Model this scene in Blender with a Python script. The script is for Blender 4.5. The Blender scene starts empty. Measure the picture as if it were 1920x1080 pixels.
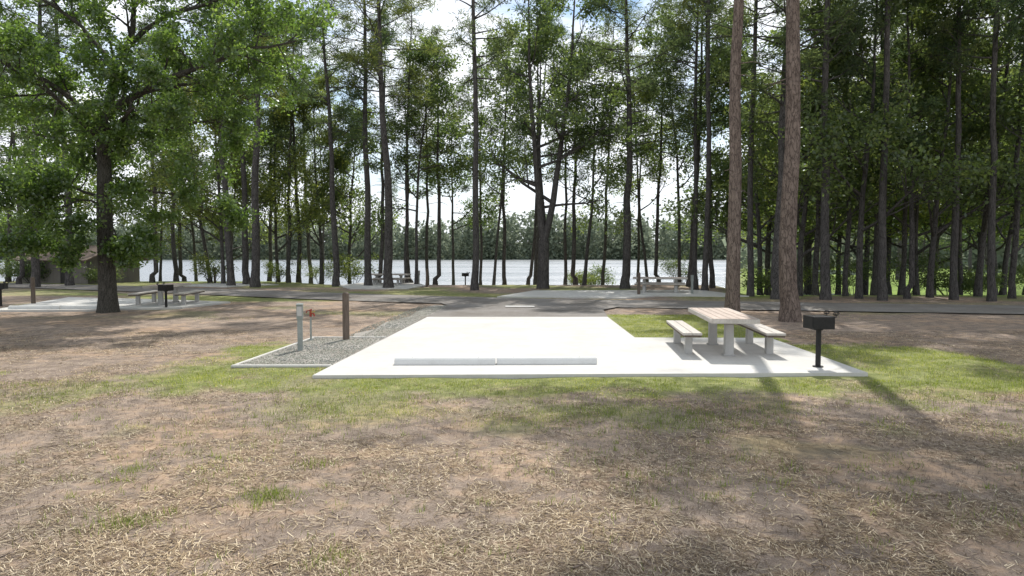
import bpy, bmesh, math, random
import numpy as np
from mathutils import Vector, Matrix
rnd = random.Random(7)
R = np.random.default_rng(11)
scene = bpy.context.scene
scene.view_settings.view_transform = 'Standard'
scene.view_settings.look = 'None'
scene.view_settings.exposure = 0
COL = scene.collection
CAM_H = 2.06
FOC = 1300.0

# ------------------------------------------------------------------ helpers
def vn(x, y, s, seed=0.0):
    x = np.asarray(x, float) / s; y = np.asarray(y, float) / s
    xi = np.floor(x); yi = np.floor(y); fx = x - xi; fy = y - yi
    fx = fx * fx * (3 - 2 * fx); fy = fy * fy * (3 - 2 * fy)
    def h(a, b):
        v = np.sin(a * 127.1 + b * 311.7 + seed * 74.7) * 43758.5453
        return v - np.floor(v)
    return (h(xi, yi) * (1 - fx) + h(xi + 1, yi) * fx) * (1 - fy) + (h(xi, yi + 1) * (1 - fx) + h(xi + 1, yi + 1) * fx) * fy
def sm(a, b, x):
    t = np.clip((np.asarray(x, float) - a) / (b - a), 0, 1)
    return t * t * (3 - 2 * t)

def gz(X, Y):
    X = np.asarray(X, float); Y = np.asarray(Y, float)
    q = X / np.maximum(Y, 1.0)
    rt = sm(0.28, 0.35, q) ; lf = 1 - sm(-0.36, -0.24, q)
    crest = 45 + rt * -13 + lf * 4
    w = 24 + rt * -4 + lf * 22
    depth = 2.6 - rt * 1.62
    z = -depth * sm(0, 1, (Y - crest) / w)
    z = z + rt * sm(40, 60, Y) * (vn(X, Y, 9, 3) - 0.5) * 0.9 - rt * sm(290, 340, Y) * 1.3
    z = z + (vn(X, Y, 1.3, 1) - 0.5) * 0.03 + (vn(X, Y, 0.4, 2) - 0.5) * 0.016
    far = sm(415, 700, Y) * 14 + sm(412, 424, Y) * 1.6
    return z + far
def gzs(x, y): return float(gz(x, y))

def in_pad(X, Y):
    a = (X > -3.35) & (X < 3.1) & (Y > 11.25) & (Y < 22.1)
    b = (X > 0) & (X < 6.25) & (Y > 11.25) & (Y < 16.6)
    g = (X > -5.15) & (X < -2.6) & (Y > 12.4) & (Y < 19)
    r = (X > -3) & (X < 3.3) & (Y > 21) & (Y < 30)
    return a | b | g | r
def grass_mask(X, Y):
    dx = np.maximum(np.maximum(-5.0 - X, X - 8.2), 0); dy = np.maximum(np.maximum(11.0 - Y, Y - 14.6), 0)
    d = np.sqrt(dx * dx + dy * dy) + (vn(X, Y, 1.9, 5) - 0.5) * 1.3 + (vn(X, Y, 0.5, 6) - 0.5) * 1.1
    m = (1 - sm(0.0, 1.7, d)) * (.72 + .28 * sm(.3, .6, vn(X, Y, 1.1, 55) * .6 + vn(X, Y, .3, 56) * .4))
    n = ((X > 3) & (X < 6.5) & (Y > 16) & (Y < 23.5)) * 0.85
    m = np.maximum(m, n)
    f = sm(28, 33, Y) * sm(0.35, 0.7, vn(X, Y, 5, 8)) * 0.6 + sm(0.5, .8, vn(X, Y, 2.2, 9)) * sm(20, 24, Y) * 0.35
    m = np.maximum(m, f)
    s = sm(0.45, 0.85, vn(X, Y, 0.9, 12)) * sm(4.5, 9.5, Y) * 0.5 * (Y < 12)
    return np.clip(np.maximum(m, s), 0, 1)

def nt(name):
    m = bpy.data.materials.new(name); m.use_nodes = True
    t = m.node_tree; t.nodes.clear()
    return m, t
def N(t, typ, **kw):
    n = t.nodes.new(typ)
    for k, v in kw.items(): setattr(n, k, v)
    return n
def ramp(t, fac, stops):
    r = t.nodes.new('ShaderNodeValToRGB')
    e = r.color_ramp.elements
    while len(e) < len(stops): e.new(0.5)
    for el, (p, c) in zip(e, stops):
        el.position = p; el.color = (*c, 1) if len(c) == 3 else c
    t.links.new(fac, r.inputs[0]); return r.outputs[0]
def mix(t, f, a, b, bt='MIX'):
    m = t.nodes.new('ShaderNodeMix'); m.data_type = 'RGBA'; m.blend_type = bt
    for s, i in ((f, 0), (a, 6), (b, 7)):
        if hasattr(s, 'is_linked'): t.links.new(s, m.inputs[i])
        else: m.inputs[i].default_value = s if i == 0 else (*s, 1)
    return m.outputs[2]
def noise(t, scale, detail=4, rough=.6, vec=None, dist=0):
    n = N(t, 'ShaderNodeTexNoise'); n.inputs['Scale'].default_value = scale
    n.inputs['Detail'].default_value = detail; n.inputs['Roughness'].default_value = rough
    n.inputs['Distortion'].default_value = dist
    if vec is not None: t.links.new(vec, n.inputs['Vector'])
    return n.outputs[0]
def objco(t, sc=(1, 1, 1)):
    c = N(t, 'ShaderNodeTexCoord'); m = N(t, 'ShaderNodeMapping'); m.inputs['Scale'].default_value = sc
    t.links.new(c.outputs['Object'], m.inputs[0]); return m.outputs[0]
def attr(t, name):
    a = N(t, 'ShaderNodeAttribute'); a.attribute_name = name; return a.outputs['Fac']
def bump(t, h, strength=.5, dist=.02):
    b = N(t, 'ShaderNodeBump'); b.inputs['Strength'].default_value = strength; b.inputs['Distance'].default_value = dist
    t.links.new(h, b.inputs['Height']); return b.outputs[0]
def out(t, color, rough=.9, normal=None, metal=0, spec=.3):
    p = N(t, 'ShaderNodeBsdfPrincipled'); o = N(t, 'ShaderNodeOutputMaterial')
    if hasattr(color, 'is_linked'): t.links.new(color, p.inputs['Base Color'])
    else: p.inputs['Base Color'].default_value = (*color, 1)
    p.inputs['Roughness'].default_value = rough; p.inputs['Metallic'].default_value = metal
    p.inputs['Specular IOR Level'].default_value = spec
    if normal is not None: t.links.new(normal, p.inputs['Normal'])
    t.links.new(p.outputs[0], o.inputs[0]); return p

def simple(name, c1, c2, sc=20, rough=.8, metal=0, bmp=.3, bd=.004, stretch=(1, 1, 1), spec=.3, big=.3):
    m, t = nt(name); v = objco(t, stretch)
    n = noise(t, sc, 6, .65, v); n2 = noise(t, sc * .12, 3, .5, v); n3 = noise(t, .5, 5, .65, v)
    c = ramp(t, n, [(.3, c1), (.7, c2)])
    c = mix(t, .3, c, ramp(t, n2, [(.35, (.5, .5, .5)), (.65, (1, 1, 1))]), 'MULTIPLY')
    c = mix(t, big, c, ramp(t, n3, [(.35, (.6, .56, .5)), (.62, (1, 1, 1))]), 'MULTIPLY')
    out(t, c, rough, bump(t, n, bmp, bd), metal, spec); return m

# ------------------------------------------------------------------ materials
M = {}
m, t = nt('ground_litter'); v = objco(t)
g = attr(t, 'grassm'); ma = attr(t, 'marsh'); fw = attr(t, 'woods')
n1 = noise(t, 0.45, 5, .6, v, .4); n2 = noise(t, 3.2, 6, .7, v, .6); n3 = noise(t, 58, 5, .88, v, 1.8); n4 = noise(t, 140, 3, .7, v)
litter = ramp(t, n3, [(.30, (.09, .066, .052)), (.44, (.26, .20, .158)), (.57, (.42, .345, .28)), (.72, (.70, .62, .53))])
sand = ramp(t, n4, [(.3, (.40, .265, .17)), (.7, (.55, .395, .27))])
sf = ramp(t, mix(t, .5, n1, n2), [(.49, (0, 0, 0)), (.60, (.75, .75, .75))])
base = mix(t, sf, litter, sand)
tone = ramp(t, n2, [(.34, (.5, .48, .48)), (.60, (1, 1, 1))])
base = mix(t, .85, base, tone, 'MULTIPLY')
green = ramp(t, mix(t, .5, n3, n2), [(.35, (.085, .115, .028)), (.5, (.19, .23, .06)), (.66, (.37, .38, .16))])
gf = N(t, 'ShaderNodeMath', operation='MULTIPLY_ADD'); gf.inputs[1].default_value = 1.7; gf.inputs[2].default_value = -.70
t.links.new(g, gf.inputs[0])
an = N(t, 'ShaderNodeMath', operation='ADD', use_clamp=True); t.links.new(gf.outputs[0], an.inputs[0])
nn = N(t, 'ShaderNodeMath', operation='MULTIPLY'); nn.inputs[1].default_value = .95; t.links.new(mix(t, .4, n3, n2), nn.inputs[0]); t.links.new(nn.outputs[0], an.inputs[1])
gm2 = N(t, 'ShaderNodeMath', operation='MULTIPLY', use_clamp=True)
t.links.new(an.outputs[0], gm2.inputs[0])
gs = N(t, 'ShaderNodeMath', operation='MULTIPLY', use_clamp=True); gs.inputs[1].default_value = 5; t.links.new(g, gs.inputs[0]); t.links.new(gs.outputs[0], gm2.inputs[1])
gq = N(t, 'ShaderNodeMath', operation='MULTIPLY', use_clamp=True); gq.inputs[1].default_value = .8; t.links.new(gm2.outputs[0], gq.inputs[0])
base = mix(t, gq.outputs[0], base, green)
mg = ramp(t, mix(t, .5, n2, n1), [(.35, (.07, .10, .025)), (.60, (.28, .39, .08))])
base = mix(t, ma, base, mg)
base = mix(t, fw, base, (.07, .095, .07))  # painted shade: dark green where the woods mask is set
out(t, base, .95, bump(t, mix(t, .5, n3, n2), .75, .03), spec=.1); M['ground'] = m

def leafmat(name, dark, mid, lite, trans=.45, gloss=0.0, tm=(2.6, 2.7, 1.5)):
    m, t = nt(name); a = attr(t, 'tint')
    v = objco(t); nz = noise(t, .55, 2, .6, v)
    oi = N(t, 'ShaderNodeObjectInfo')
    c = ramp(t, a, [(0, dark), (.6, mid), (1, lite)])
    c = mix(t, .7, c, ramp(t, nz, [(.3, (.55, .6, .6)), (.7, (1.2, 1.15, .95))]), 'MULTIPLY')
    c = mix(t, 1.0, c, ramp(t, oi.outputs['Random'], [(0, (.75, .84, .84)), (.5, (1, 1, 1)), (1, (1.25, 1.1, .75))]), 'MULTIPLY')
    d = N(t, 'ShaderNodeBsdfDiffuse')
    t.links.new(c, d.inputs[0]); o = N(t, 'ShaderNodeOutputMaterial'); last = d.outputs[0]
    if trans > 0:
        tr = N(t, 'ShaderNodeBsdfTranslucent')
        tc = mix(t, 1.0, c, tm, 'MULTIPLY'); t.links.new(tc, tr.inputs[0])
        ms = N(t, 'ShaderNodeMixShader'); ms.inputs[0].default_value = trans
        t.links.new(d.outputs[0], ms.inputs[1]); t.links.new(tr.outputs[0], ms.inputs[2]); last = ms.outputs[0]
    if gloss > 0:
        gl = N(t, 'ShaderNodeBsdfGlossy'); gl.inputs['Roughness'].default_value = .4; gl.inputs['Color'].default_value = (.6, .65, .65, 1)
        m2 = N(t, 'ShaderNodeMixShader'); m2.inputs[0].default_value = gloss
        t.links.new(last, m2.inputs[1]); t.links.new(gl.outputs[0], m2.inputs[2]); last = m2.outputs[0]
    t.links.new(last, o.inputs[0])
    return m
M['needle'] = leafmat('pine_needles', (.055, .076, .058), (.092, .122, .080), (.15, .17, .10), .42)  # needle tones lifted a little to stand in for haze
M['leaf'] = leafmat('broad_leaves', (.06, .085, .042), (.108, .142, .06), (.20, .215, .09), .5, .06)  # leaf tones raised a little in place of haze
M['oakleaf'] = leafmat('oak_leaves', (.052, .088, .028), (.098, .155, .044), (.17, .225, .07), .52, .09)
M['grass'] = leafmat('grass_blades', (.11, .14, .034), (.21, .255, .07), (.42, .42, .19), .3)
M['straw'] = leafmat('dry_straw', (.12, .088, .07), (.38, .305, .24), (.70, .62, .53), 0)
M['farleaf'] = leafmat('haze_tinted_foliage', (.17, .22, .235), (.19, .245, .25), (.215, .27, .26), .45, 0, (1.4, 1.4, 1.4))  # distance haze painted into the leaf colour: paler and bluer

def bark(name, a, b, sc=1.0):
    m, t = nt(name); v = objco(t, (1, 1, .28))
    vo = N(t, 'ShaderNodeTexVoronoi', feature='DISTANCE_TO_EDGE'); vo.inputs['Scale'].default_value = 13 * sc
    nz = noise(t, 9 * sc, 6, .7, v, .6)
    va = N(t, 'ShaderNodeVectorMath', operation='MULTIPLY_ADD'); va.inputs[1].default_value = (.25, .25, .25)
    t.links.new(nz, va.inputs[0]); t.links.new(v, va.inputs[2]); t.links.new(va.outputs[0], vo.inputs['Vector'])
    e = ramp(t, vo.outputs['Distance'], [(0, (.35, .35, .35)), (.12, (1, 1, 1))])
    c = ramp(t, nz, [(.3, a), (.7, b)])
    c = mix(t, 1.0, c, e, 'MULTIPLY')
    out(t, c, .95, bump(t, mix(t, .5, e, nz), .8, .025), spec=.1); return m
M['bark_dark'] = bark('dark_bark', (.07, .065, .063), (.15, .138, .13))  # bark greys lifted to imitate the veil of haze
M['bark_pine'] = bark('pine_bark', (.13, .10, .084), (.29, .23, .195))
M['bark_oak'] = bark('oak_bark', (.06, .055, .048), (.14, .13, .11), 1.5)

def concrete(name, c1, c2, rough=.85):
    m, t = nt(name); v = objco(t)
    a = noise(t, .9, 5, .65, v, .3); b = noise(t, 60, 4, .7, v); c0 = noise(t, 6, 5, .7, v)
    c = ramp(t, a, [(.3, c1), (.7, c2)])
    c = mix(t, .25, c, ramp(t, b, [(.3, (.65, .65, .65)), (.7, (1, 1, 1))]), 'MULTIPLY')
    c = mix(t, .25, c, ramp(t, c0, [(.35, (.75, .73, .7)), (.6, (1, 1, 1))]), 'MULTIPLY')
    out(t, c, rough, bump(t, b, .25, .003), spec=.25); return m
M['concrete'] = concrete('pad_concrete', (.55, .535, .50), (.65, .635, .60))
M['stop'] = concrete('wheel_stop_concrete', (.66, .66, .64), (.74, .74, .72))
M['concrete_grey'] = concrete('cast_concrete', (.42, .41, .39), (.56, .55, .525))
M['asphalt'] = simple('asphalt', (.19, .175, .16), (.29, .27, .25), 90, .9, 0, .5, .004, big=.8)
M['gravel'] = simple('gravel_bed', (.24, .22, .195), (.48, .45, .41), 45, .9, 0, .8, .012, big=.7)
M['stone'] = leafmat('gravel_stones', (.27, .25, .23), (.44, .41, .38), (.62, .59, .55), 0)
M['post'] = simple('brown_wood', (.11, .085, .068), (.19, .15, .12), 30, .8, 0, .5, .004, (1, 1, .15))
M['wood_top'] = simple('weathered_planks', (.42, .32, .26), (.56, .46, .39), 30, .6, 0, .3, .002, (1, .1, 1))
M['wood_edge'] = simple('pale_planks', (.50, .46, .41), (.65, .61, .56), 30, .7, 0, .3, .002, (1, .1, 1))
M['metal_grey'] = simple('galvanised_metal', (.27, .30, .28), (.37, .40, .38), 12, .5, .1, .05, .001)
M['black'] = simple('black_iron', (.012, .012, .013), (.03, .028, .027), 30, .6, .3, .3, .002, spec=.5)
M['rust'] = simple('red_faucet', (.28, .04, .028), (.38, .07, .04), 30, .6)
M['yellow'] = simple('yellow_handle', (.45, .30, .05), (.55, .38, .08), 30, .6)
M['wall'] = simple('hut_wall', (.16, .145, .125), (.23, .21, .185), 4, .9, 0, .2, .01, (8, 8, .4))
M['roof'] = simple('hut_roof', (.16, .12, .095), (.24, .19, .155), 25, .9, 0, .6, .02)
M['dark'] = simple('dark_opening', (.03, .028, .025), (.05, .045, .04), 5, .7)
M['white'] = simple('white_paint', (.5, .5, .48), (.75, .75, .72), 25, .8)

m, t = nt('lake_water'); v = objco(t, (.8, 1.0, 1))
a = noise(t, 1.1, 6, .75, v, .5); b = noise(t, .03, 5, .7, objco(t, (.4, 1.5, 1)))
p = out(t, (.19, .205, .21), .25, bump(t, a, .6, .25), spec=.9)
t.links.new(ramp(t, b, [(.38, (.18, .18, .18)), (.62, (.36, .36, .36))]), p.inputs['Roughness'])
M['water'] = m

# ------------------------------------------------------------------ mesh utils
def fast_mesh(name, V, k, F, mat, tint=None, smooth=False):
    me = bpy.data.meshes.new(name)
    V = np.asarray(V, np.float32); F = np.asarray(F, np.int32)
    me.vertices.add(len(V)); me.vertices.foreach_set('co', V.ravel())
    me.loops.add(F.size); me.loops.foreach_set('vertex_index', F.ravel())
    me.polygons.add(len(F)); me.polygons.foreach_set('loop_start', np.arange(0, F.size, k, dtype=np.int32))
    me.polygons.foreach_set('loop_total', np.full(len(F), k, np.int32))
    if smooth: me.polygons.foreach_set('use_smooth', np.ones(len(F), bool))
    me.update(calc_edges=True)
    if tint is not None:
        at = me.attributes.new('tint', 'FLOAT', 'POINT'); at.data.foreach_set('value', np.asarray(tint, np.float32))
    me.materials.append(mat); return me

def obj(name, me, parent=None, **kw):
    o = bpy.data.objects.new(name, me); COL.objects.link(o)
    if parent is not None: o.parent = parent
    for k, v_ in kw.items(): o[k] = v_
    return o
def thing(name, loc, label, category, group=None, rz=0, scale=(1, 1, 1), rx=0, ry=0):
    e = bpy.data.objects.new(name, None); COL.objects.link(e); e.empty_display_size = .2
    e.location = loc; e.rotation_euler = (rx, ry, rz); e.scale = scale
    e['label'] = label; e['category'] = category
    if group: e['group'] = group
    return e
def box(bm, c, s, rz=0, rx=0, taper=None, ry=0):
    r = bmesh.ops.create_cube(bm, size=1)
    vs = r['verts']
    for v_ in vs:
        if taper and v_.co.z > 0: v_.co.x *= taper[0]; v_.co.y *= taper[1]
    bmesh.ops.transform(bm, matrix=Matrix.Translation(c) @ Matrix.Rotation(rz, 4, 'Z') @ Matrix.Rotation(ry, 4, 'Y') @ Matrix.Rotation(rx, 4, 'X') @ Matrix.Diagonal((*s, 1)), verts=vs)
def cyl(bm, a, b, r1, r2=None, n=14):
    a = Vector(a); b = Vector(b); d = b - a
    q = d.to_track_quat('Z', 'Y').to_matrix().to_4x4()
    bmesh.ops.create_cone(bm, cap_ends=True, segments=n, radius1=r1, radius2=r1 if r2 is None else r2, depth=d.length,
                          matrix=Matrix.Translation((a + b) / 2) @ q)
def fin(bm, name, mat, bev=.006, parent=None, link=True, **kw):
    if bev: bmesh.ops.bevel(bm, geom=bm.edges[:], offset=bev, segments=2, affect='EDGES', clamp_overlap=True)
    me = bpy.data.meshes.new(name); bm.to_mesh(me); bm.free(); me.materials.append(mat)
    return obj(name, me, parent, **kw) if link else me

def sheet(name, poly, z, mat, thick=0.0):
    bm = bmesh.new()
    vs = [bm.verts.new((x, y, z)) for x, y in poly]
    f = bm.faces.new(vs); f.normal_update()
    if f.normal.z < 0: f.normal_flip()
    if thick:
        r = bmesh.ops.extrude_face_region(bm, geom=[f])
        bmesh.ops.translate(bm, vec=(0, 0, -thick), verts=[g_ for g_ in r['geom'] if isinstance(g_, bmesh.types.BMVert)])
        bmesh.ops.recalc_face_normals(bm, faces=bm.faces[:])
    me = bpy.data.meshes.new(name); bm.to_mesh(me); bm.free(); me.materials.append(mat)
    return obj(name, me, None, kind='structure')

# ------------------------------------------------------------------ ground
def axis(lo, dlo, dhi, hi, st, gr):
    a = list(np.arange(dlo, dhi, st))
    s = st; x = dhi
    while x < hi: a.append(x); s *= gr; x += s
    a.append(hi); b = []; s = st; x = dlo - st
    while x > lo: b.append(x); s *= gr; x -= s
    b.append(lo)
    return np.array(b[::-1] + a)
xs = axis(-1600, -12, 12, 1600, .13, 1.05); ys = axis(-40, 3, 24, 1700, .13, 1.028)
XX, YY = np.meshgrid(xs, ys)
V = np.stack([XX.ravel(), YY.ravel(), gz(XX, YY).ravel()], 1)
nx, ny = len(xs), len(ys)
idx = np.arange(nx * ny).reshape(ny, nx)
F = np.stack([idx[:-1, :-1], idx[:-1, 1:], idx[1:, 1:], idx[1:, :-1]], 2).reshape(-1, 4)
me = fast_mesh('ground', V, 4, F, M['ground'], smooth=True)
QQ = XX / np.maximum(YY, 1)
at = me.attributes.new('grassm', 'FLOAT', 'POINT'); at.data.foreach_set('value', grass_mask(XX, YY).ravel().astype(np.float32))
mm = (sm(.28, .36, QQ) * sm(32, 37, YY)).clip(0, 1)
mm = np.maximum(mm, sm(46, 54, YY) * .5)
at = me.attributes.new('marsh', 'FLOAT', 'POINT'); at.data.foreach_set('value', mm.ravel().astype(np.float32))
wo = np.maximum(sm(395, 412, YY), sm(.38, .44, QQ) * sm(36, 44, YY) * (.1 + .9 * sm(.48, .65, vn(XX, YY, 16, 71))))  # shade painted on ground under far trees and in right-bank patches
at = me.attributes.new('woods', 'FLOAT', 'POINT'); at.data.foreach_set('value', wo.clip(0, 1).ravel().astype(np.float32))
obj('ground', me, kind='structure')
me = fast_mesh('lake', [(-1500, 36, -1.5), (1500, 36, -1.5), (1500, 900, -1.5), (-1500, 900, -1.5)], 4, [(0, 1, 2, 3)], M['water'])
obj('lake', me, kind='structure')

# ------------------------------------------------------------------ paving
def road(name, pts, w, z, mat):
    P = [Vector((x, y, 0)) for x, y in pts]; Vv = []; n = len(P)
    Q = []
    for i in range(n - 1):
        for k in range(8):
            tt = k / 8; p0 = P[max(i - 1, 0)]; p1 = P[i]; p2 = P[i + 1]; p3 = P[min(i + 2, n - 1)]
            Q.append(.5 * ((2 * p1) + (p2 - p0) * tt + (2 * p0 - 5 * p1 + 4 * p2 - p3) * tt * tt + (3 * p1 - p0 - 3 * p2 + p3) * tt ** 3))
    Q.append(P[-1])
    for i, p in enumerate(Q):
        d = (Q[min(i + 1, len(Q) - 1)] - Q[max(i - 1, 0)]).normalized(); s = Vector((-d.y, d.x, 0)) * w / 2
        for k in (-1, -.34, .34, 1):
            c = p + s * (k * (1 + .012 * math.sin(i * 1.7)))
            Vv.append((c.x, c.y, gzs(c.x, c.y) * (1 if c.y > 45 else 0) + z + (.03 if abs(k) < .5 else 0)))
    Fv = [(4 * i + k, 4 * i + k + 1, 4 * i + k + 5, 4 * i + k + 4) for i in range(len(Q) - 1) for k in range(3)]
    Fv = [f[::-1] for f in Fv]
    return obj(name, fast_mesh(name, Vv, 4, Fv, mat, smooth=True), kind='structure')
road('road', [(60, 20), (38, 22.3), (25, 24.2), (16, 25.8), (8, 27.6), (0, 29.6), (-8, 33), (-18, 38.5), (-30, 44), (-48, 50)], 4.4, .035, M['asphalt'])
sheet('driveway', [(-2.72, 22.0), (3.06, 22.0), (3.3, 25.0), (4.8, 27.6), (-3.6, 30.6), (-2.5, 27)], .05, M['asphalt'])
sheet('camp_pad', [(-3.29, 11.35), (6.0, 11.6), (6.16, 16.45), (2.94, 16.53), (3.04, 21.98), (-2.70, 21.98)], .06, M['concrete'], .1)
for (a0, b0) in (((-3.07, 15.0), (2.9, 15.12)), ((-2.88, 18.5), (2.96, 18.5))):
    sheet('pad_joint', [(a0[0], a0[1]), (b0[0], b0[1]), (b0[0], b0[1] + .01), (a0[0], a0[1] + .01)], .0615, M['concrete_grey'])
sheet('gravel_bed', [(-5.0, 12.6), (-3.27, 12.6), (-2.78, 22.0), (-2.4, 27.2), (-3.1, 27.3), (-3.35, 24.6), (-3.3, 22.4), (-3.75, 20.6), (-3.7, 18.6), (-4.0, 17.6), (-3.9, 16.9), (-4.75, 16.7)], .035, M['gravel'])
bm = bmesh.new()
def strip(bm, a, b, w, h, z0):
    a = Vector((*a, 0)); b = Vector((*b, 0)); d = b - a
    box(bm, ((a.x + b.x) / 2, (a.y + b.y) / 2, z0 + h / 2), (d.length, w, h), rz=math.atan2(d.y, d.x))
strip(bm, (-5.09, 12.5), (-3.27, 12.5), .10, .048, 0)
strip(bm, (-5.04, 12.56), (-4.82, 16.72), .08, .048, 0)
strip(bm, (-4.87, 16.78), (-3.06, 16.78), .09, .048, 0)
k = fin(bm, 'kerb', M['concrete'], .01); k['kind'] = 'structure'
sheet('road_marking', [(-.25, 26.0), (.85, 26.0), (.85, 26.5), (-.25, 26.5)], .075, M['white'])
sheet('far_pad', [(-.7, 32.6), (5.2, 31.6), (7, 33.4), (11.3, 33.0), (10.5, 38.5), (6.5, 38.2), (1.2, 38.0)], .06, M['concrete'], .1)
sheet('far_pad', [(-9.5, 40.5), (-6.0, 40.2), (-5.5, 44), (-6.5, 48), (-10.5, 48), (-11, 44)], .06, M['concrete'], .25)
sheet('side_pad', [(-18.6, 24.6), (-15.2, 24.8), (-12.4, 26.0), (-11.8, 29.0), (-15.5, 30.5), (-20.5, 32)], .06, M['concrete'], .1)
sheet('far_pad', [(-22, 44.6), (-17.5, 42.5), (-15.5, 46), (-20, 48.5)], .05, M['concrete'], .2)

def scatter_stones(n):
    px = R.uniform(-5.1, -2.5, n * 2); py = 12.6 + (27 - 12.6) * R.random(n * 2) ** 1.3
    left = np.where(py < 16.7, -5.0 + (py - 12.6) * .06, np.interp(py, [16.7, 19, 27], [-4.1, -4.1, -3.6])) 
    right = np.interp(py, [12.6, 22, 27], [-3.3, -2.8, -2.45])
    ok = (px > left) & (px < right); px = px[ok][:n]; py = py[ok][:n]; n = len(px)
    o = np.array([(1, 0, 0), (0, 1, 0), (-1, 0, 0), (0, -1, 0), (0, 0, 1), (0, 0, -1)], float)
    s = R.uniform(.008, .02, (n, 1, 1)); jit = R.uniform(.6, 1.3, (n, 6, 1))
    ang = R.uniform(0, 6.28, n); c, s_ = np.cos(ang), np.sin(ang)
    P = o[None] * s * jit * np.array([1, 1, .7]); X = P[..., 0] * c[:, None] - P[..., 1] * s_[:, None]; Y = P[..., 0] * s_[:, None] + P[..., 1] * c[:, None]
    zb = np.where((py > 16.8) & (px < -3.7), gz(px, py) + .008, .037)
    P = np.stack([X + px[:, None], Y + py[:, None], P[..., 2] + zb[:, None]], 2)
    f = np.array([(0, 1, 4), (1, 2, 4), (2, 3, 4), (3, 0, 4), (1, 0, 5), (2, 1, 5), (3, 2, 5), (0, 3, 5)])
    F = (f[None] + (np.arange(n) * 6)[:, None, None]).reshape(-1, 3)
    return fast_mesh('gravel', P.reshape(-1, 3), 3, F, M['stone'], np.repeat(R.random(n), 6))
obj('gravel', scatter_stones(9000), kind='stuff', label='loose grey gravel in the utility strip beside the pad')

# ------------------------------------------------------------------ litter / grass
def blades(name, P, h, w, lean, mat, tint, **kw):
    n = len(P); a = R.uniform(0, 2 * math.pi, n); b = a + R.uniform(-.6, .6, n) + math.pi / 2
    side = np.stack([np.cos(a), np.sin(a), np.zeros(n)], 1) * (w / 2)[:, None]
    l = lean * h
    top = np.stack([np.cos(b) * l, np.sin(b) * l, np.sqrt(np.maximum(h * h - l * l, 1e-5))], 1)
    V = np.stack([P - side, P + side, P + top], 1).reshape(-1, 3)
    F = np.arange(n * 3).reshape(-1, 3)
    return obj(name, fast_mesh(name, V, 3, F, mat, np.repeat(tint, 3)), kind='stuff', **kw)
def wz(x, y): return np.stack([x, y, gz(x, y)], 1)
n = 400000
x = R.uniform(-10, 12, n); y = R.uniform(8, 24, n)
g = grass_mask(x, y) ** 1.4 * (.25 + .75 * sm(.32, .6, vn(x, y, .35, 21))); ok = (R.random(n) < g) & ~in_pad(x, y)
x, y = x[ok], y[ok]
blades('grass', wz(x, y), R.uniform(.015, .055, len(x)), R.uniform(.005, .011, len(x)), R.uniform(.1, .8, len(x)), M['grass'], R.random(len(x)) * (.5 + .5 * vn(x, y, 1.2, 30)) + .2, label='short green grass around the concrete camp pad')
tx = R.uniform(-9, 9, 2200); ty = R.uniform(3.6, 11, 2200)
keep = R.random(2200) < .18 + .82 * sm(.40, .66, vn(tx, ty, 1.5, 33)) * sm(3, 8.5, ty); tx, ty = tx[keep], ty[keep]
ks = R.integers(5, 26, len(tx))
x = np.repeat(tx, ks); y = np.repeat(ty, ks); n = len(x); rr = np.repeat(R.uniform(.02, .16, len(tx)), ks)
x = x + R.normal(0, 1, n) * rr; y = y + R.normal(0, 1, n) * rr
for cx, cy, cn, cr in ((-2.05, 5.75, 460, .13), (-2.9, 5.2, 240, .12), (-1.9, 6.6, 120, .1), (-3.6, 6.5, 130, .09), (2.1, 8.4, 700, .35), (.4, 8.6, 620, .4), (-2.5, 9.2, 400, .4), (1.2, 9.3, 900, .5), (3.2, 8.9, 400, .4), (-1.2, 4.6, 120, .1), (3.9, 4.9, 90, .12)):
    x = np.concatenate([x, R.normal(cx, cr, cn)]); y = np.concatenate([y, R.normal(cy, cr * .8, cn)])
n = len(x)
blades('grass_tufts', wz(x, y), R.uniform(.03, .10, n), R.uniform(.003, .007, n), R.uniform(.2, .8, n), M['grass'], R.random(n) * .8, label='sparse green grass tufts growing through pine straw')
n = 44000; x = R.uniform(-11, 11, n); y = 3.4 + 9 * R.random(n)
ok = ~in_pad(x, y) & (R.random(n) < .15 + .85 * sm(.35, .7, vn(x, y, .8, 40))); x, y = x[ok], y[ok]; n = len(x)
blades('dry_stalks', wz(x, y), R.uniform(.02, .09, n), R.uniform(.002, .0045, n), R.uniform(.1, .8, n), M['straw'], R.random(n) * .25, label='dead brown stalks standing in the litter')
n = 380000; y = 3.4 + 15 * R.random(n) ** 1.4; x = R.uniform(-1, 1, n) * (2 + y * .85)
ok = ~in_pad(x, y) & (R.random(n) > grass_mask(x, y) * 1.0) & (R.random(n) < .12 + .88 * sm(.36, .62, vn(x, y, .9, 44) * .55 + vn(x, y, .25, 46) * .45)); x, y = x[ok], y[ok]; n = len(x)
a = R.uniform(0, math.pi, n) + vn(x, y, .5, 45) * 2; L = R.uniform(.010, .052, n); W = R.uniform(.0008, .0021, n) * (1 + y / 10)
d = np.stack([np.cos(a) * L, np.sin(a) * L, R.uniform(-.006, .010, n)], 1); s = np.stack([-np.sin(a) * W, np.cos(a) * W, np.zeros(n)], 1)
P = wz(x, y) + np.array([0, 0, 1]) * R.uniform(.003, .012, n)[:, None]
V = np.stack([P - d - s, P + d - s, P + d + s, P - d + s], 1).reshape(-1, 3)
obj('pine_straw', fast_mesh('pine_straw', V, 4, np.arange(n * 4).reshape(-1, 4), M['straw'], np.repeat(R.random(n) ** 1.2, 4)), kind='stuff', label='fallen tan pine straw covering sandy soil')
bm = bmesh.new()
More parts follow.
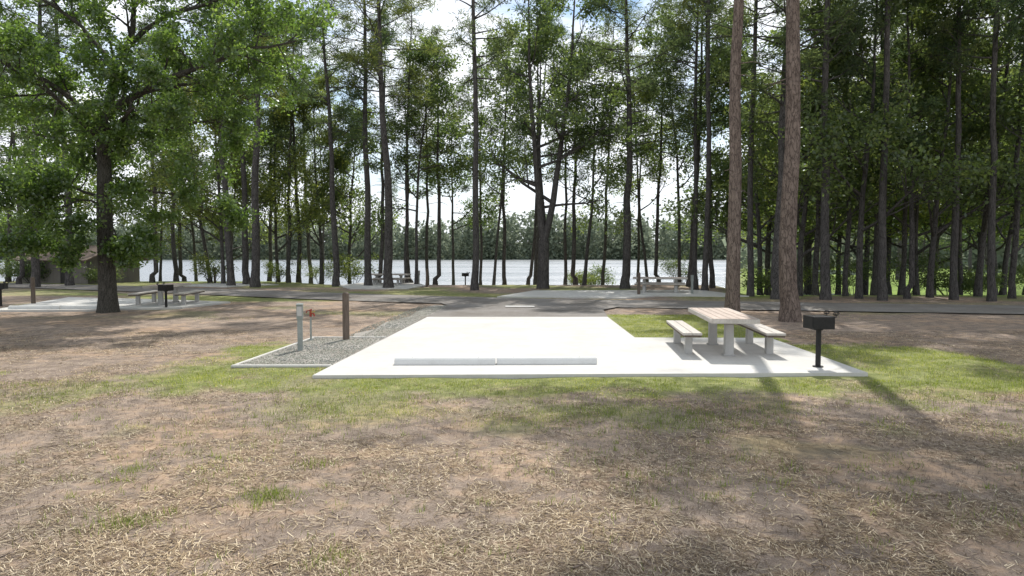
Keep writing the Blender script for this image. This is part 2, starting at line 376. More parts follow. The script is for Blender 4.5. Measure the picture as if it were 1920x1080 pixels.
for i in range(340):
    yy = 3.8 + 7.5 * rnd.random() ** 1.3; xx = rnd.uniform(-1, 1) * (1 + yy * .8); a = rnd.uniform(0, 6.3); L = rnd.uniform(.03, .18); z = gzs(xx, yy) + .01
    m1 = (xx + math.cos(a) * L * .5, yy + math.sin(a) * L * .5, z + .015); e1 = (xx + math.cos(a + .4) * L, yy + math.sin(a + .4) * L, z + .006)
    r = rnd.uniform(.0015, .005); cyl(bm, (xx, yy, z), m1, r, r * .8, 5); cyl(bm, m1, e1, r * .8, r * .4, 5)
k = fin(bm, 'fallen_twigs', M['bark_pine'], 0); k['kind'] = 'stuff'; k['label'] = 'small brown twigs scattered over the litter'

# ------------------------------------------------------------------ trees
class Wood:
    def __init__(s): s.V = []; s.F = []
    def tube(s, pts, rad, n=7):
        b = len(s.V); up = Vector((.37, .93, .02)).normalized()
        for i, p in enumerate(pts):
            d = (pts[min(i + 1, len(pts) - 1)] - pts[max(i - 1, 0)]).normalized()
            u = d.cross(up)
            if u.length < .1: u = d.cross(Vector((1, 0, 0)))
            u.normalize(); w = d.cross(u)
            for k in range(n):
                a = 2 * math.pi * k / n; s.V.append(tuple(p + (u * math.cos(a) + w * math.sin(a)) * rad[i]))
        for i in range(len(pts) - 1):
            for k in range(n):
                s.F.append((b + i * n + k, b + i * n + (k + 1) % n, b + (i + 1) * n + (k + 1) % n, b + (i + 1) * n + k))
    def mesh(s, name, mat): return fast_mesh(name, np.array(s.V), 4, np.array(s.F), mat, smooth=True)
def rdir(r):
    return Vector((r.gauss(0, 1), r.gauss(0, 1), r.gauss(0, 1))).normalized()
def leaves(name, C, per, sig, L, W, mat, flat=.6, burst=False):
    C = np.array(C); n = len(C) * per
    c = np.repeat(C, per, 0); off = R.normal(0, 1, (n, 3)) * sig * np.array([1, 1, .75]); 
    d = R.normal(0, 1, (n, 3)); 
    if burst: d = off / (np.linalg.norm(off, axis=1, keepdims=True) + 1e-6) + R.normal(0, .25, (n, 3)); off = off * .8
    d /= np.linalg.norm(d, axis=1, keepdims=True)
    nr = R.normal(0, 1, (n, 3)) * (1 - flat); nr[:, 2] += flat
    s = np.cross(d, nr); s /= (np.linalg.norm(s, axis=1, keepdims=True) + 1e-6)
    l = (R.uniform(.65, 1.25, n) * L / 2)[:, None]; w = (R.uniform(.7, 1.2, n) * W / 2)[:, None]
    p = c + off
    V = np.stack([p - d * l, p + s * w, p + d * l, p - s * w], 1).reshape(-1, 3)
    ct = np.repeat(R.random(len(C)), per) * .5 + R.random(n) * .5
    return fast_mesh(name, V, 4, np.arange(n * 4).reshape(-1, 4), mat, np.repeat(ct, 4))

def pine(seed, H, r0, start, Lmax, nb, mat, per=15, nw=.045):
    r = random.Random(seed); W = Wood(); pts = []; rad = []; dx = dy = 0; ns = 16
    ax, ay = r.uniform(-.012, .012), r.uniform(-.012, .012)
    for i in range(ns + 1):
        t_ = i / ns; z = H * t_ ** 1.15
        dx += r.gauss(0, .045); dy += r.gauss(0, .045)
        pts.append(Vector((dx + ax * z, dy + ay * z, z - (.3 if i == 0 else 0)))); rad.append(r0 * ((1 - t_) ** .75 * .93 + .04) * (1.35 if i == 0 else 1))
    pts[0].x = pts[0].y = 0
    pts.insert(1, Vector((0, 0, .12))); rad.insert(1, r0 * 1.2); pts.insert(2, Vector((0, 0, .5))); rad.insert(2, r0 * 1.02)
    W.tube(pts, rad, 14)
    def at(z):
        for i in range(len(pts) - 1):
            if pts[i + 1].z >= z:
                k = (z - pts[i].z) / max(pts[i + 1].z - pts[i].z, 1e-5); return pts[i].lerp(pts[i + 1], k), rad[i] * (1 - k) + rad[i + 1] * k
        return pts[-1], rad[-1]
    C = []
    for b in range(nb):
        t_ = (b + r.random()) / nb; z = H * (start + (1 - start) * t_) * .995
        p, rr = at(z); a = r.uniform(0, 6.283)
        L = Lmax * (math.sin(math.pi * min(1, .22 + t_ * .72)) ** .8) * r.uniform(.55, 1.15)
        el = r.uniform(-.15, .35) + t_ * .5
        d = Vector((math.cos(a) * math.cos(el), math.sin(a) * math.cos(el), math.sin(el)))
        bp = [p]; c = p.copy()
        for s_ in range(4):
            d = (d + rdir(r) * .16 + Vector((0, 0, .05))).normalized(); c = c + d * L / 4; bp.append(c.copy())
        W.tube(bp, [min(rr * .5, .05) * f for f in (1, .75, .55, .38, .18)], 5)
        for k in range(8):
            f = r.uniform(.35, 1); i = min(3, int(f * 4)); q = bp[i].lerp(bp[i + 1], f * 4 - i)
            tw = q + (rdir(r) + d * .6 + Vector((0, 0, .25))).normalized() * r.uniform(.3, .9) * (.4 + L / 5)
            W.tube([q, tw], [.014, .006], 3); C.append(tw); 
            if r.random() < .5: C.append(q.lerp(tw, .5))
        C.append(bp[-1])
    for b in range(9):
        z = H * r.uniform(.15, start); p, rr = at(z); a = r.uniform(0, 6.28); d = Vector((math.cos(a), math.sin(a), r.uniform(-.3, .3)))
        L = r.uniform(.2, 1.3); W.tube([p, p + d * L * .6, p + d * L + Vector((0, 0, -.1))], [.025, .015, .006], 4)
    return W.mesh('trunk', mat), leaves('crown', C, per, .22, .34, nw, M['needle'], .3, True)

def grow(W, C, r, p, d, L, rad, lvl, mx, kids, up=.06, spread=.9, droop=0):
    pts = [p]; c = p.copy(); ns = 4 if lvl < mx else 2; dd = d.copy()
    for s_ in range(ns):
        dd = (dd + rdir(r) * .2 + Vector((0, 0, up - droop * lvl))).normalized(); c = c + dd * L / ns; pts.append(c.copy())
    W.tube(pts, [rad * (1 - .7 * i / ns) for i in range(ns + 1)], 8 if lvl < 2 else (5 if lvl < mx else 3))
    if lvl == mx:
        C.append(pts[-1]); C.append(pts[1]); return
    nk = kids[lvl]
    for k in range(nk):
        f = .3 + .7 * (k + r.random()) / nk; f = min(f, .999); i = int(f * ns); q = pts[i].lerp(pts[i + 1], f * ns - i)
        ax = rdir(r).cross(dd)
        if ax.length < .05: continue
        nd = Matrix.Rotation(r.uniform(.4, 1.0) * spread, 3, ax.normalized()) @ dd
        grow(W, C, r, q, nd, L * r.uniform(.45, .68), rad * .45 * (1.15 - f * .4), lvl + 1, mx, kids, up, spread, droop)

def hardwood(seed, H, r0, start, Lmax, nl, mat, kids=(0, 5, 4), per=34, fork=False, sig=.28, leaf=(.21, .13)):
    r = random.Random(seed); W = Wood(); C = []
    stems = []
    if fork:
        base = [Vector((0, 0, -.3)), Vector((0, 0, .3)), Vector((.03, 0, 1.5)), Vector((.05, .02, 2.9))]
        W.tube(base, [r0 * 1.25, r0 * 1.05, r0 * .95, r0 * .9], 12)
        for dx_, dy_, hh, rr in ((-.09, .03, H * .95, .62), (.2, -.04, H, .6), (.05, .12, H * .8, .45)):
            stems.append((Vector((.05, .02, 2.7)), Vector((dx_, dy_, 1)).normalized(), hh - 2.7, r0 * rr))
    else:
        stems.append((Vector((0, 0, -.3)), Vector((r.gauss(0, .04), r.gauss(0, .04), 1)).normalized(), H, r0))
    for p0, d, LH, rr0 in stems:
        pts = [p0]; rad = [rr0 * (1.0 if fork else 1.3)]; ns = 12; c = p0.copy()
        for i in range(ns):
            d = (d + rdir(r) * .07 + Vector((0, 0, .05))).normalized(); c = c + d * LH / ns; pts.append(c.copy()); rad.append(rr0 * (1 - .85 * (i + 1) / ns))
        W.tube(pts, rad, 10)
        n_ = int(nl / len(stems))
        for b in range(n_):
            t_ = (b + r.random()) / n_; f = min((start if not fork else .15) + (1 - (start if not fork else .15)) * t_, .995); i = int(f * ns); q = pts[i].lerp(pts[min(i + 1, ns)], f * ns - i)
            a = r.uniform(0, 6.283); el = r.uniform(0, .6) + t_ * .5
            dd = Vector((math.cos(a) * math.cos(el), math.sin(a) * math.cos(el), math.sin(el)))
            L = Lmax * (1 - .65 * t_) * r.uniform(.6, 1.15)
            grow(W, C, r, q, dd, L, max(.02, rr0 * (1 - f) * .55 + .015), 1, 3, (0,) + kids[1:] + (0,), .04)
    return W.mesh('trunk', mat), leaves('crown', C, per, sig, leaf[0], leaf[1], M['leaf'])

BD, BP = M['bark_dark'], M['bark_pine']
PT = [pine(s, H, .22, st, 3.4, 40, BD, 16) for s, H, st in ((1, 24, .45), (2, 22, .40), (3, 25, .5))]
Pt = [pine(s, H, .13, st, 2.3, 26, BD, 16) for s, H, st in ((4, 20, .46), (5, 18, .40), (6, 21, .5))]
PB = [pine(s, H, .23, .57, 5.0, 50, BP, 17, .045) for s, H in ((7, 24), (8, 25))]
HS = [hardwood(s, H, .12, .32, 3.5, 14, BD, (0, 5, 3), 17) for s, H in ((11, 15), (12, 17))]
HD = [hardwood(s, H, .15, .17, 3.9, 17, BD, (0, 5, 4), 18) for s, H in ((13, 15), (14, 18), (15, 13))]
HF = hardwood(16, 18, .36, .3, 4.2, 24, BD, (0, 5, 3), 20, True)
HSHADE = hardwood(17, 16, .3, .5, 7.8, 22, BD, (0, 6, 4), 20)  # high-crowned tree for out of view, added to cast foreground shade
def shrubmesh(seed, Hh):
    r = random.Random(seed); W = Wood(); C = []
    for i in range(7):
        a = r.uniform(0, 6.28); grow(W, C, r, Vector((math.cos(a) * .15, math.sin(a) * .15, -.1)), Vector((math.cos(a) * .5, math.sin(a) * .5, 1)).normalized(), Hh * r.uniform(.6, 1), .025, 1, 3, (0, 4, 3, 0), .05)
    return W.mesh('trunk', BD), leaves('crown', C, 16, .2, .14, .08, M['leaf'])
SH = [shrubmesh(s, h) for s, h in ((21, 2.0), (22, 1.6), (23, 2.6))]

def tree(name, ms, x, y, sxy, sz, label, cat, group, rz=None, rx=0, ry=0, z=None):
    e = thing(name, (x, y, gzs(x, y) if z is None else z), label, cat, group, rnd.uniform(0, 6.28) if rz is None else rz, (sxy, sxy, sz), rx, ry)
    obj('trunk', ms[0], e); obj('crown', ms[1], e); return e
LP = 'tall slender pine with dark bare trunk near the lake'; GP = 'pine trees along the lake shore'
LH_ = 'leafy green hardwood tree among the shoreline pines'; GH = 'hardwood trees along the lake shore'
rows = [(15,52,9,'p'),(35,46,9,'p'),(65,42,15,'P'),(92,58,8,'p'),(106,56,9,'H'),(130,44,14,'P'),(205,54,9,'H'),(285,50,9,'p'),(300,60,8,'H'),(330,55,9,'p'),(345,62,8,'p'),
(395,50,9,'H'),(418,47,11,'D'),(433,44,14,'P'),(462,46,13,'P'),(478,43,17,'P'),(505,55,8,'p'),(522,52,9,'D'),(541,50,8,'p'),(560,52,9,'p'),(583,57,8,'p'),(602,50,9,'D'),(630,44,13,'P'),
(655,52,9,'D'),(690,44,14,'P'),(706,49,9,'p'),(728,41,18,'P'),(762,48,8,'p'),(771,51,8,'p'),(780,46,9,'H'),(801,52,7,'p'),(816,49,9,'p'),(850,53,8,'H'),
(890,39,14,'P'),(901,52,6,'p'),(925,50,7,'H'),(946,51,8,'p'),(990,50,7,'p'),(1004,47,8,'p'),(1060,50,7,'p'),(1079,48,9,'p'),(1095,46,11,'H'),(1130,51,7,'p'),
(1172,41,17,'P'),(1197,52,6,'p'),(1215,50,8,'H'),(1235,48,8,'p'),(1275,46,8,'H'),(1292,44,10,'p'),(1304,40,11,'P'),(1322,38,12,'P'),(1336,42,10,'p'),(1365,46,10,'D'),
(1408,34,12,'P'),(1426,40,9,'D'),(1460,31.5,24,'P'),(1500,35,9,'D'),(1530,36,12,'p'),(1549,31,18,'P'),(1586,35,10,'p'),(1612,32,11,'D'),(1640,36,12,'P'),(1656,30.5,16,'P'),
(1690,37,10,'p'),(1702,32,11,'p'),(1720,38,10,'D'),(1745,33,9,'D'),(1790,31,14,'P'),(1801,38,9,'p'),(1835,34,10,'D'),(1861,30,14,'P'),(1880,38,11,'D'),(1899,32,12,'p'),(1950,31,12,'D'),(1990,30,13,'P'),(-40,46,12,'P'),(-90,44,12,'D')]
for i, (px, Y, w, kd) in enumerate(rows):
    X = (px - 960) / FOC * Y; r_ = w / 2 * Y / FOC
    if kd == 'P': s = min(max(r_ / .22, .75), 1.45); tree('pine_tree', PT[i % 3], X, Y, s, rnd.uniform(.88, 1.1), LP, 'tree', GP, rx=rnd.gauss(0, .012), ry=rnd.gauss(0, .018))
    elif kd == 'p': s = min(max(r_ / .13, .8), 1.5); tree('pine_tree', Pt[i % 3], X, Y, s, rnd.uniform(.85, 1.1), LP, 'tree', GP, rx=rnd.gauss(0, .02), ry=rnd.gauss(0, .03))
    elif kd == 'H': tree('hardwood_tree', HS[i % 2], X, Y, rnd.uniform(.9, 1.2), rnd.uniform(.85, 1.1), LH_, 'tree', GH, ry=rnd.gauss(0, .06))
    else: tree('hardwood_tree', HD[i % 3], X, Y, rnd.uniform(.9, 1.15), rnd.uniform(.9, 1.1), LH_, 'tree', GH, ry=rnd.gauss(0, .05))
tree('hardwood_tree', HF, (1018 - 960) / FOC * 41, 41, 1, 1, 'large forked hardwood with thick dark trunk by the shore', 'tree', 'forked hardwoods by the shore', rz=.1)
for i in range(28):
    q = .36 + .47 * (i + rnd.random()) / 28; Y = rnd.uniform(75, 135) if i % 2 else rnd.uniform(42, 58); X = q * Y
    ms = (HD + PT)[i % 6]
    tree('hardwood_tree' if ms in HD else 'pine_tree', ms, X, Y, rnd.uniform(1.1, 1.5), rnd.uniform(.9, 1.15), LH_ if ms in HD else LP, 'tree', GH if ms in HD else GP)
for i in range(12):
    q = -.8 + .55 * (i + rnd.random()) / 12; Y = rnd.uniform(54, 74); X = q * Y
    if -46 < X < -30: continue
    ms = (HD + Pt)[i % 6]
    tree('hardwood_tree' if ms in HD else 'pine_tree', ms, X, Y, rnd.uniform(.9, 1.2), rnd.uniform(.8, 1.05), LH_ if ms in HD else LP, 'tree', GH if ms in HD else GP)
tree('pine_tree', PB[0], 6.75, 21.2, .98, 1, 'tall straight pine with reddish-brown bark behind the picnic table', 'tree', 'large pines beside the camp pad', rz=1, ry=.0)
tree('pine_tree', PB[1], 8.45, 21.0, 1.22, 1.02, 'thick tall pine with reddish-brown bark beside the road', 'tree', 'large pines beside the camp pad', rz=3, ry=.012)
for px, Y in ((395,48),(520,50),(600,51),(660,50),(1095,53),(1125,55),(1270,49),(1440,38),(1520,42),(1600,40),(1700,39),(1780,41),(1830,38),(1890,40),(20,52),(190,47),(60,49)):
    X = (px - 960) / FOC * Y; i = rnd.randrange(3); s = rnd.uniform(.55, .95) * (1.25 if px > 1400 else 1)
    tree('shrub', SH[i], X, Y, s * 1.2, s, 'bushy green shrub at the water edge', 'shrub', 'shrubs at the water edge')

def oak():
    r = random.Random(5); W = Wood(); C = []
    tr = [Vector(v_) for v_ in ((0, 0, -.3), (0, 0, .1), (0, 0, .6), (-.02, 0, 2), (-.06, .05, 3.6), (-.05, .1, 5.2), (-.12, .1, 6.6))]
    W.tube(tr, [.46, .36, .30, .27, .25, .225, .2], 16)
    limbs = [
        ([(-.05, .1, 6.3), (.7, .0, 7.3), (2.0, -.2, 7.9), (3.6, -.4, 8.4), (5.2, -.6, 9.0), (7.0, -.7, 9.2)], .15),
        ([(-.12, .1, 6.5), (.25, .4, 8.2), (.7, .8, 10.0), (1.0, .9, 12.0), (1.1, .9, 13.5)], .16),
        ([(-.1, .1, 6.4), (-1.2, -.2, 7.6), (-2.6, -.5, 8.4), (-4.2, -.8, 9.2)], .13),
        ([(-.05, .1, 5.0), (-1.0, .9, 5.8), (-2.4, 1.4, 6.3), (-4.0, 1.6, 6.6)], .09),
        ([(-.05, .1, 5.6), (.9, -.6, 6.4), (1.8, -1.4, 6.8), (3.0, -2.0, 7.0)], .09),
        ([(-.05, .05, 4.2), (.9, .4, 4.4), (2.1, .7, 4.2), (3.6, .9, 3.5)], .07),
        ([(-.06, .05, 4.0), (-1.0, -.3, 4.4), (-2.0, -.6, 4.3), (-3.2, -.8, 3.8)], .06),
        ([(-.1, .1, 6.0), (-.6, -1.2, 7.0), (-1.2, -2.0, 7.6), (-1.6, -3.0, 8.0)], .09),
        ([(.5, .6, 9.3), (2.0, .8, 10.6), (3.8, 1.0, 11.2), (5.6, 1.0, 11.3)], .10),
        ([(.3, .5, 8.6), (-1.3, .9, 10.3), (-2.8, 1.0, 11.3), (-4.0, 1, 12)], .10),
        ([(-.05, .1, 5.6), (.9, 1.6, 6.6), (1.9, 3.0, 7.2), (3.0, 4.2, 7.4)], .09),
        ([(.1, .2, 7.2), (1.4, 1.6, 8.2), (3.0, 2.2, 8.6), (4.6, 2.6, 8.8)], .09),
        ([(-.06, .05, 3.7), (-.6, -.5, 3.9), (-1.3, -.9, 3.6), (-2.0, -1.1, 2.9)], .045),
        ([(-.03, .02, 3.0), (-.4, -.1, 3.2), (-.9, -.2, 2.9), (-1.3, -.2, 2.3)], .035),
        ([(-.03, .02, 3.2), (.3, -.3, 3.2), (.6, -.5, 2.8), (.9, -.6, 2.2)], .035)]
    for pts, rad in limbs:
        P = [Vector(p) for p in pts]; n_ = len(P)
        Q = []
        for i in range(n_ - 1):
            Q += [P[i], P[i].lerp(P[i + 1], .5) + rdir(r) * .1]
        Q.append(P[-1])
        W.tube(Q, [rad * (1 - .8 * i / (len(Q) - 1)) for i in range(len(Q))], 8)
        tot = sum((P[i + 1] - P[i]).length for i in range(n_ - 1))
        nk = int(tot * 1.75) + 2
        for k in range(nk):
            f = .2 + .8 * (k + r.random()) / nk; f = min(f, .999) * (len(Q) - 1); i = int(f); q = Q[i].lerp(Q[i + 1], f - i)
            d = (Q[i + 1] - Q[i]).normalized(); nd = (d * .6 + rdir(r) * .9).normalized()
            grow(W, C, r, q, nd, r.uniform(.9, 1.8) * (.5 + min(tot, 6) / 11), rad * .3 * (1.2 - f / len(Q)) + .01, 1, 3, (0, 4, 4, 0), .02, .9, .02)
    return W.mesh('trunk', M['bark_oak']), leaves('crown', C, 18, .15, .15, .09, M['oakleaf'], .5)
OK = oak()
tree('oak_tree', OK, -14.25, 24.4, 1, 1, 'broad spreading oak with low green foliage on pine straw', 'tree', None, rz=0)
tree('hardwood_tree', HSHADE, -11.4, 14.2, 1.35, 1.2, 'unseen tall hardwood with high open crown, added to shade the left foreground', 'tree', GH, rz=.35)  # added outside the frame so its crown shades the left foreground
tree('hardwood_tree', HSHADE, 13.4, 15.4, 1.22, 1.15, 'unseen tall hardwood with high open crown, added to shade the left foreground', 'tree', GH, rz=2.2)  # added outside the frame so its crown shades the right foreground

# distant forest : far shore + the woods closing the bay
n1_ = 2300; n2_ = 460
tx = np.concatenate([R.uniform(-560, 560, n1_), R.uniform(0, 1, n2_)]); ty = np.concatenate([423 + 45 * R.random(n1_) ** 1.3, R.uniform(140, 300, n2_)])
tx[n1_:] = (.345 + .6 * tx[n1_:]) * ty[n1_:]; n = n1_ + n2_
th = np.concatenate([R.uniform(17, 28, n1_), R.uniform(17, 24, n2_)]) * (1 + .35 * (vn(tx, ty, 50, 2) - .5)); tz = gz(tx, ty) - .8
per = 80; c = np.repeat(np.stack([tx, ty, tz], 1), per, 0); hh = np.repeat(th, per); u = R.random(n * per)
rad = np.repeat(R.uniform(3.5, 7.5, n), per) * np.clip(1.06 - u ** 1.6, 0, 1) ** .7 * R.uniform(.2, 1.15, n * per)
a = R.uniform(0, 6.283, n * per)
P = c + np.stack([np.cos(a) * rad, np.sin(a) * rad * .6, hh * u], 1)
d = R.normal(0, 1, (n * per, 3)); d /= np.linalg.norm(d, axis=1, keepdims=True); e = np.cross(d, R.normal(0, 1, (n * per, 3))); e /= np.linalg.norm(e, axis=1, keepdims=True)
sz = R.uniform(.5, 1.5, n * per)[:, None]
V = np.stack([P - d * sz, P + e * sz * .7, P + d * sz, P - e * sz * .7], 1).reshape(-1, 3)
obj('distant_forest', fast_mesh('distant_forest', V, 4, np.arange(n * per * 4).reshape(-1, 4), M['farleaf'], np.repeat(np.clip(np.repeat(R.random(n), per) * .4 + R.random(n * per) * .6, 0, 1), 4)), kind='stuff', label='green treeline on the far lake shore, haze tinted into its leaf colour')

# ------------------------------------------------------------------ furniture
GC = M['concrete_grey']
def table(loc, rz, label):
    e = thing('picnic_table', loc, label, 'table', 'picnic tables on the camp pads', rz)
    bm = bmesh.new()
    for i in range(5): box(bm, ((i - 2) * .168, 0, .745), (.16, 2.75, .05))
    fin(bm, 'table_top', M['wood_top'], .006, e)
    bm = bmesh.new()
    for sx in (-.437, .437): box(bm, (sx, 0, .723), (.03, 2.79, .085))
    for sy in (-1.39, 1.39): box(bm, (0, sy, .723), (.84, .026, .085))
    fin(bm, 'rim', M['wood_edge'], .005, e)
    for sy in (-.82, .82):
        bm = bmesh.new(); box(bm, (0, sy, .31), (.175, .175, .62), taper=(.92, .92)); box(bm, (0, sy, .66), (.66, .14, .08)); box(bm, (0, sy, .015), (.24, .24, .03)); fin(bm, 'leg', GC, .012, e)
    return e
def bench(loc, rz, label):
    e = thing('bench', loc, label, 'bench', 'benches beside the picnic tables', rz)
    bm = bmesh.new()
    for sx in (-.094, .094): box(bm, (sx, 0, .445), (.18, 2.6, .045))
    fin(bm, 'seat', M['wood_edge'], .006, e)
    bm = bmesh.new()
    for sx in (-.165, .165): box(bm, (sx, 0, .402), (.02, 2.54, .038))
    for sy in (-1.27, 1.27): box(bm, (0, sy, .402), (.30, .02, .038))
    fin(bm, 'rim', M['post'], .004, e)
    for sy in (-.8, .8):
        bm = bmesh.new(); box(bm, (0, sy, .18), (.145, .145, .36), taper=(.94, .94)); box(bm, (0, sy, .392), (.28, .11, .058)); fin(bm, 'leg', GC, .01, e)
    return e
def copy_thing(src, loc, rz=None, label=None, scale=None):
    c = src.copy(); COL.objects.link(c); c.location = loc
    if rz is not None: c.rotation_euler = (0, 0, rz)
    if label: c['label'] = label
    if scale: c.scale = scale
    for ch in src.children:
        k_ = ch.copy(); COL.objects.link(k_); k_.parent = c
    return c
PZ = .06; rz = -.095
T = table((4.36, 14.45, PZ), rz, 'concrete-legged picnic table with reddish plank top on the concrete pad')
B1 = bench((3.62, 14.65, PZ), rz, 'low concrete-legged bench with pale seat beside the table')
copy_thing(B1, (5.22, 14.6, PZ))
def site(x, y, rz_, s=1):
    z = max(gzs(x, y), .06 if y < 45 else gzs(x, y)); c, s_ = math.cos(rz_), math.sin(rz_)
    copy_thing(T, (x, y, z), rz_, 'picnic table on a neighbouring concrete camp pad')
    for k_ in (-.85, .85): copy_thing(B1, (x + c * k_, y + s_ * k_, z), rz_, 'low bench beside a neighbouring picnic table')
site(7.8, 36.5, 1.35); site(-8.2, 46.2, 1.5); site(-13.9, 28.0, .12)
def stop(loc, rz_=0):
    bm = bmesh.new(); L = 1.82
    prof = [(-.11, 0), (.11, 0), (.105, .045), (.09, .085), (.06, .115), (.03, .125), (-.03, .125), (-.06, .115), (-.09, .085), (-.105, .045)]
    a = [bm.verts.new((-L / 2, y_, z_)) for y_, z_ in prof]; b = [bm.verts.new((L / 2, y_, z_)) for y_, z_ in prof]
    bm.faces.new(a); bm.faces.new(b[::-1]); n_ = len(prof)
    for i in range(n_): bm.faces.new((a[i], b[i], b[(i + 1) % n_], a[(i + 1) % n_]))
    bmesh.ops.recalc_face_normals(bm, faces=bm.faces[:])
    e = thing('wheel_stop', loc, 'pale concrete wheel stop across the camp pad end', 'wheel stop', 'concrete wheel stops', rz_)
    fin(bm, 'stop_body', M['stop'], .008, e)
    for sx in (-.6, .6):
        bm = bmesh.new(); cyl(bm, (sx, 0, .120), (sx, 0, .129), .014); fin(bm, 'anchor_bolt', M['metal_grey'], .002, e)
    return e
S = stop((-1.21, 12.5, PZ), .012); copy_thing(S, (.63, 12.55, PZ), .022); copy_thing(S, (-17.3, 25.1, PZ), .03); copy_thing(S, (-15.45, 25.15, PZ), .02)
def grill(loc, rz_):
    e = thing('charcoal_grill', loc, 'black iron park grill on a single post', 'grill', 'park grills at the camp pads', rz_)
    bm = bmesh.new(); cyl(bm, (0, 0, 0), (0, 0, .68), .045, n=18); cyl(bm, (0, 0, 0), (0, 0, .02), .09, n=18); cyl(bm, (0, 0, .655), (0, 0, .685), .075, n=18); fin(bm, 'post', M['black'], 0, e)
    bm = bmesh.new()
    box(bm, (0, 0, .69), (.40, .36, .012)); box(bm, (0, .177, .80), (.40, .008, .22)); box(bm, (-.197, 0, .80), (.008, .346, .22)); box(bm, (.197, 0, .80), (.008, .346, .22)); box(bm, (0, -.177, .79), (.386, .008, .2))
    fin(bm, 'firebox', M['black'], .002, e)
    bm = bmesh.new()
    for i in range(12): cyl(bm, (-.185 + i * .0333, -.17, .90), (-.185 + i * .0333, .17, .90), .005, n=6)
    cyl(bm, (-.195, -.16, .893), (.235, -.16, .893), .007, n=6); cyl(bm, (-.195, .16, .893), (.235, .16, .893), .007, n=6)
    fin(bm, 'grate', M['black'], 0, e)
    for sy in (-.16, .16):
        bm = bmesh.new(); pr = None
        cyl(bm, (.225, sy, .893), (.225, sy, .95), .007, n=6)
        for k_ in range(40):
            a = k_ / 40 * 6 * math.pi; p = (.225 + .032 * math.cos(a) , sy + .0 + (k_ / 40 - .5) * .10, .955 + .032 * math.sin(a))
            if pr: cyl(bm, pr, p, .006, n=5)
            pr = p
        fin(bm, 'handle', M['black'], 0, e)
    return e
G = grill((5.42, 12.2, PZ), .06)
copy_thing(G, (-12.95, 25.9, .0), 2.9); copy_thing(G, (-3.3, 49, gzs(-3.3, 49)), .5); copy_thing(G, (-20.1, 27.2, 0), .2)
def wpost(loc):
    e = thing('wooden_post', loc, 'round dark brown wooden marker post', 'post', 'brown wooden posts at the campsites')
    bm = bmesh.new(); cyl(bm, (0, 0, -.1), (0, 0, 1.09), .08, .078, 20); fin(bm, 'shaft', M['post'], 0, e)
    bm = bmesh.new(); cyl(bm, (0, 0, 1.091), (0, 0, 1.125), .078, .05, 20); fin(bm, 'cap', M['post'], 0, e)
    return e
W1 = wpost((-3.93, 16.35, .03))
for p in ((6.3, 34.4), (-5.3, 43.2), (-19.3, 27.9), (-20.8, 48.5)): copy_thing(W1, (p[0], p[1], gzs(*p)))
def pedestal(loc, rz_):
    e = thing('utility_pedestal', loc, 'slim grey electric hookup pedestal in the gravel strip', 'utility pedestal', 'grey hookup pedestals', rz_)
    bm = bmesh.new(); box(bm, (0, 0, .33), (.10, .095, .72)); fin(bm, 'pedestal_post', M['metal_grey'], .006, e)
    bm = bmesh.new(); box(bm, (0, -.005, .82), (.125, .12, .30)); box(bm, (0, -.01, .975), (.14, .145, .02), rx=.12); fin(bm, 'outlet_box', M['metal_grey'], .006, e)
    bm = bmesh.new(); box(bm, (0, -.073, .83), (.10, .012, .2)); fin(bm, 'cover', M['concrete_grey'], .003, e)
    return e
D1 = pedestal((-4.45, 14.5, .03), .15); copy_thing(D1, (9.1, 35.0, 0), 3.2); copy_thing(D1, (-6.3, 46.8, gzs(-6.3, 46.8)), 1)
e = thing('water_spigot', (-4.72, 16.2, .03), 'grey riser pipe with red faucet and yellow handle', 'spigot')
bm = bmesh.new(); cyl(bm, (0, 0, -.05), (0, 0, .56), .022, n=14); cyl(bm, (0, 0, 0), (0, 0, .03), .06, n=14); fin(bm, 'riser_pipe', M['metal_grey'], 0, e)
bm = bmesh.new(); cyl(bm, (0, 0, .56), (0, 0, .70), .028, .025, 14); cyl(bm, (0, 0, .64), (.08, -.02, .63), .016, n=12); cyl(bm, (.08, -.02, .645), (.092, -.022, .57), .016, .02, 12); cyl(bm, (0, 0, .70), (0, 0, .715), .032, n=14); fin(bm, 'faucet', M['rust'], 0, e)
bm = bmesh.new(); cyl(bm, (-.10, .02, .69), (.03, 0, .735), .009, n=8); cyl(bm, (-.108, .02, .64), (-.10, .02, .70), .011, n=8); fin(bm, 'lever', M['rust'], 0, e)
bm = bmesh.new(); cyl(bm, (.02, -.02, .668), (.10, -.045, .685), .008, n=8); cyl(bm, (.10, -.045, .675), (.10, -.045, .70), .015, n=10); fin(bm, 'valve_handle', M['yellow'], 0, e)

# hut
hz = gzs(-32, 50) - .1
e = thing('park_hut', (-31.4, 50.5, hz), 'small brown-grey hut with gabled roof near the shore', 'hut', None, -.35)
bm = bmesh.new(); Lx, Ly, Hh, Rg = 6.6, 4.2, 1.75, 2.6
vs = [bm.verts.new(v_) for v_ in ((-Lx/2,-Ly/2,0),(Lx/2,-Ly/2,0),(Lx/2,Ly/2,0),(-Lx/2,Ly/2,0),(-Lx/2,-Ly/2,Hh),(Lx/2,-Ly/2,Hh),(Lx/2,Ly/2,Hh),(-Lx/2,Ly/2,Hh),(-Lx/2,0,Rg),(Lx/2,0,Rg))]
for f in ((0,1,5,4),(2,3,7,6),(1,2,6,9,5),(3,0,4,8,7),(4,5,9,8),(6,7,8,9),(3,2,1,0)): bm.faces.new([vs[i] for i in f])
bmesh.ops.recalc_face_normals(bm, faces=bm.faces[:]); fin(bm, 'wall', M['wall'], 0, e)
bm = bmesh.new(); sl = math.atan2(Rg - Hh, Ly / 2)
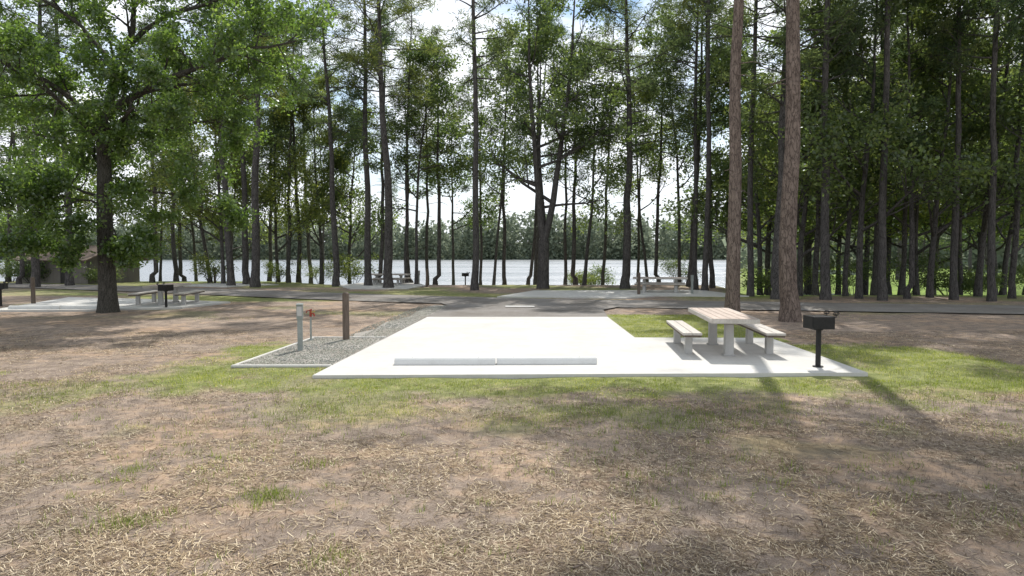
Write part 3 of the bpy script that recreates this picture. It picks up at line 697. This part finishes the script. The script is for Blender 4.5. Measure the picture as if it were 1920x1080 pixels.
for s_ in (-1, 1): box(bm, (0, s_ * 1.25, Hh + .46), (Lx + .9, 2.78, .1), rx=-s_ * sl)
fin(bm, 'roof', M['roof'], .01, e)
bm = bmesh.new(); box(bm, (1.2, -Ly / 2 - .02, .85), (.9, .05, 1.65)); fin(bm, 'door', M['dark'], .005, e)
bm = bmesh.new(); box(bm, (-1.4, -Ly / 2 - .02, 1.35), (1.2, .05, .3)); fin(bm, 'vent', M['dark'], .005, e)

# ------------------------------------------------------------------ light
AZ, EL = math.radians(15.0), math.radians(50)
S_ = Vector((math.sin(AZ) * math.cos(EL), math.cos(AZ) * math.cos(EL), math.sin(EL)))
L = bpy.data.lights.new('sun', 'SUN'); L.energy = 5.0; L.angle = math.radians(.5); L.color = (1, .96, .90)
so = bpy.data.objects.new('sun', L); COL.objects.link(so); so.rotation_euler = (-S_).to_track_quat('-Z', 'Y').to_euler()
w = bpy.data.worlds.new('World'); scene.world = w; w.use_nodes = True; t = w.node_tree; t.nodes.clear()
sk = N(t, 'ShaderNodeTexSky', sky_type='NISHITA'); sk.sun_disc = False; sk.sun_elevation = EL; sk.sun_rotation = AZ; sk.dust_density = .3; sk.air_density = 1.2; sk.ozone_density = 2
tc = N(t, 'ShaderNodeTexCoord'); mp = N(t, 'ShaderNodeMapping'); mp.inputs['Scale'].default_value = (1, 1, 2.2); t.links.new(tc.outputs['Generated'], mp.inputs[0])
sep = N(t, 'ShaderNodeSeparateXYZ'); t.links.new(tc.outputs['Generated'], sep.inputs[0])
hzf = ramp(t, sep.outputs[2], [(0, (.9, .9, .9)), (.32, (0, 0, 0))])
cl = ramp(t, noise(t, 3.2, 7, .6, mp.outputs[0], .3), [(.39, (0, 0, 0)), (.54, (1, 1, 1))])
c = mix(t, hzf, sk.outputs[0], (7.3, 7.9, 8.7))
c = mix(t, cl, c, (8.9, 9.2, 9.7))
bg = N(t, 'ShaderNodeBackground'); bg.inputs['Strength'].default_value = .14; t.links.new(c, bg.inputs[0])
o = N(t, 'ShaderNodeOutputWorld'); t.links.new(bg.outputs[0], o.inputs[0])

# ------------------------------------------------------------------ camera
cam = bpy.data.cameras.new('camera'); cam.lens = FOC / 1920 * 36; cam.sensor_width = 36; cam.clip_end = 4000; cam.clip_start = .05
co = bpy.data.objects.new('camera', cam); COL.objects.link(co); co.location = (0, 0, CAM_H); co.rotation_euler = (math.radians(90 - 2.82), 0, 0)
scene.camera = co
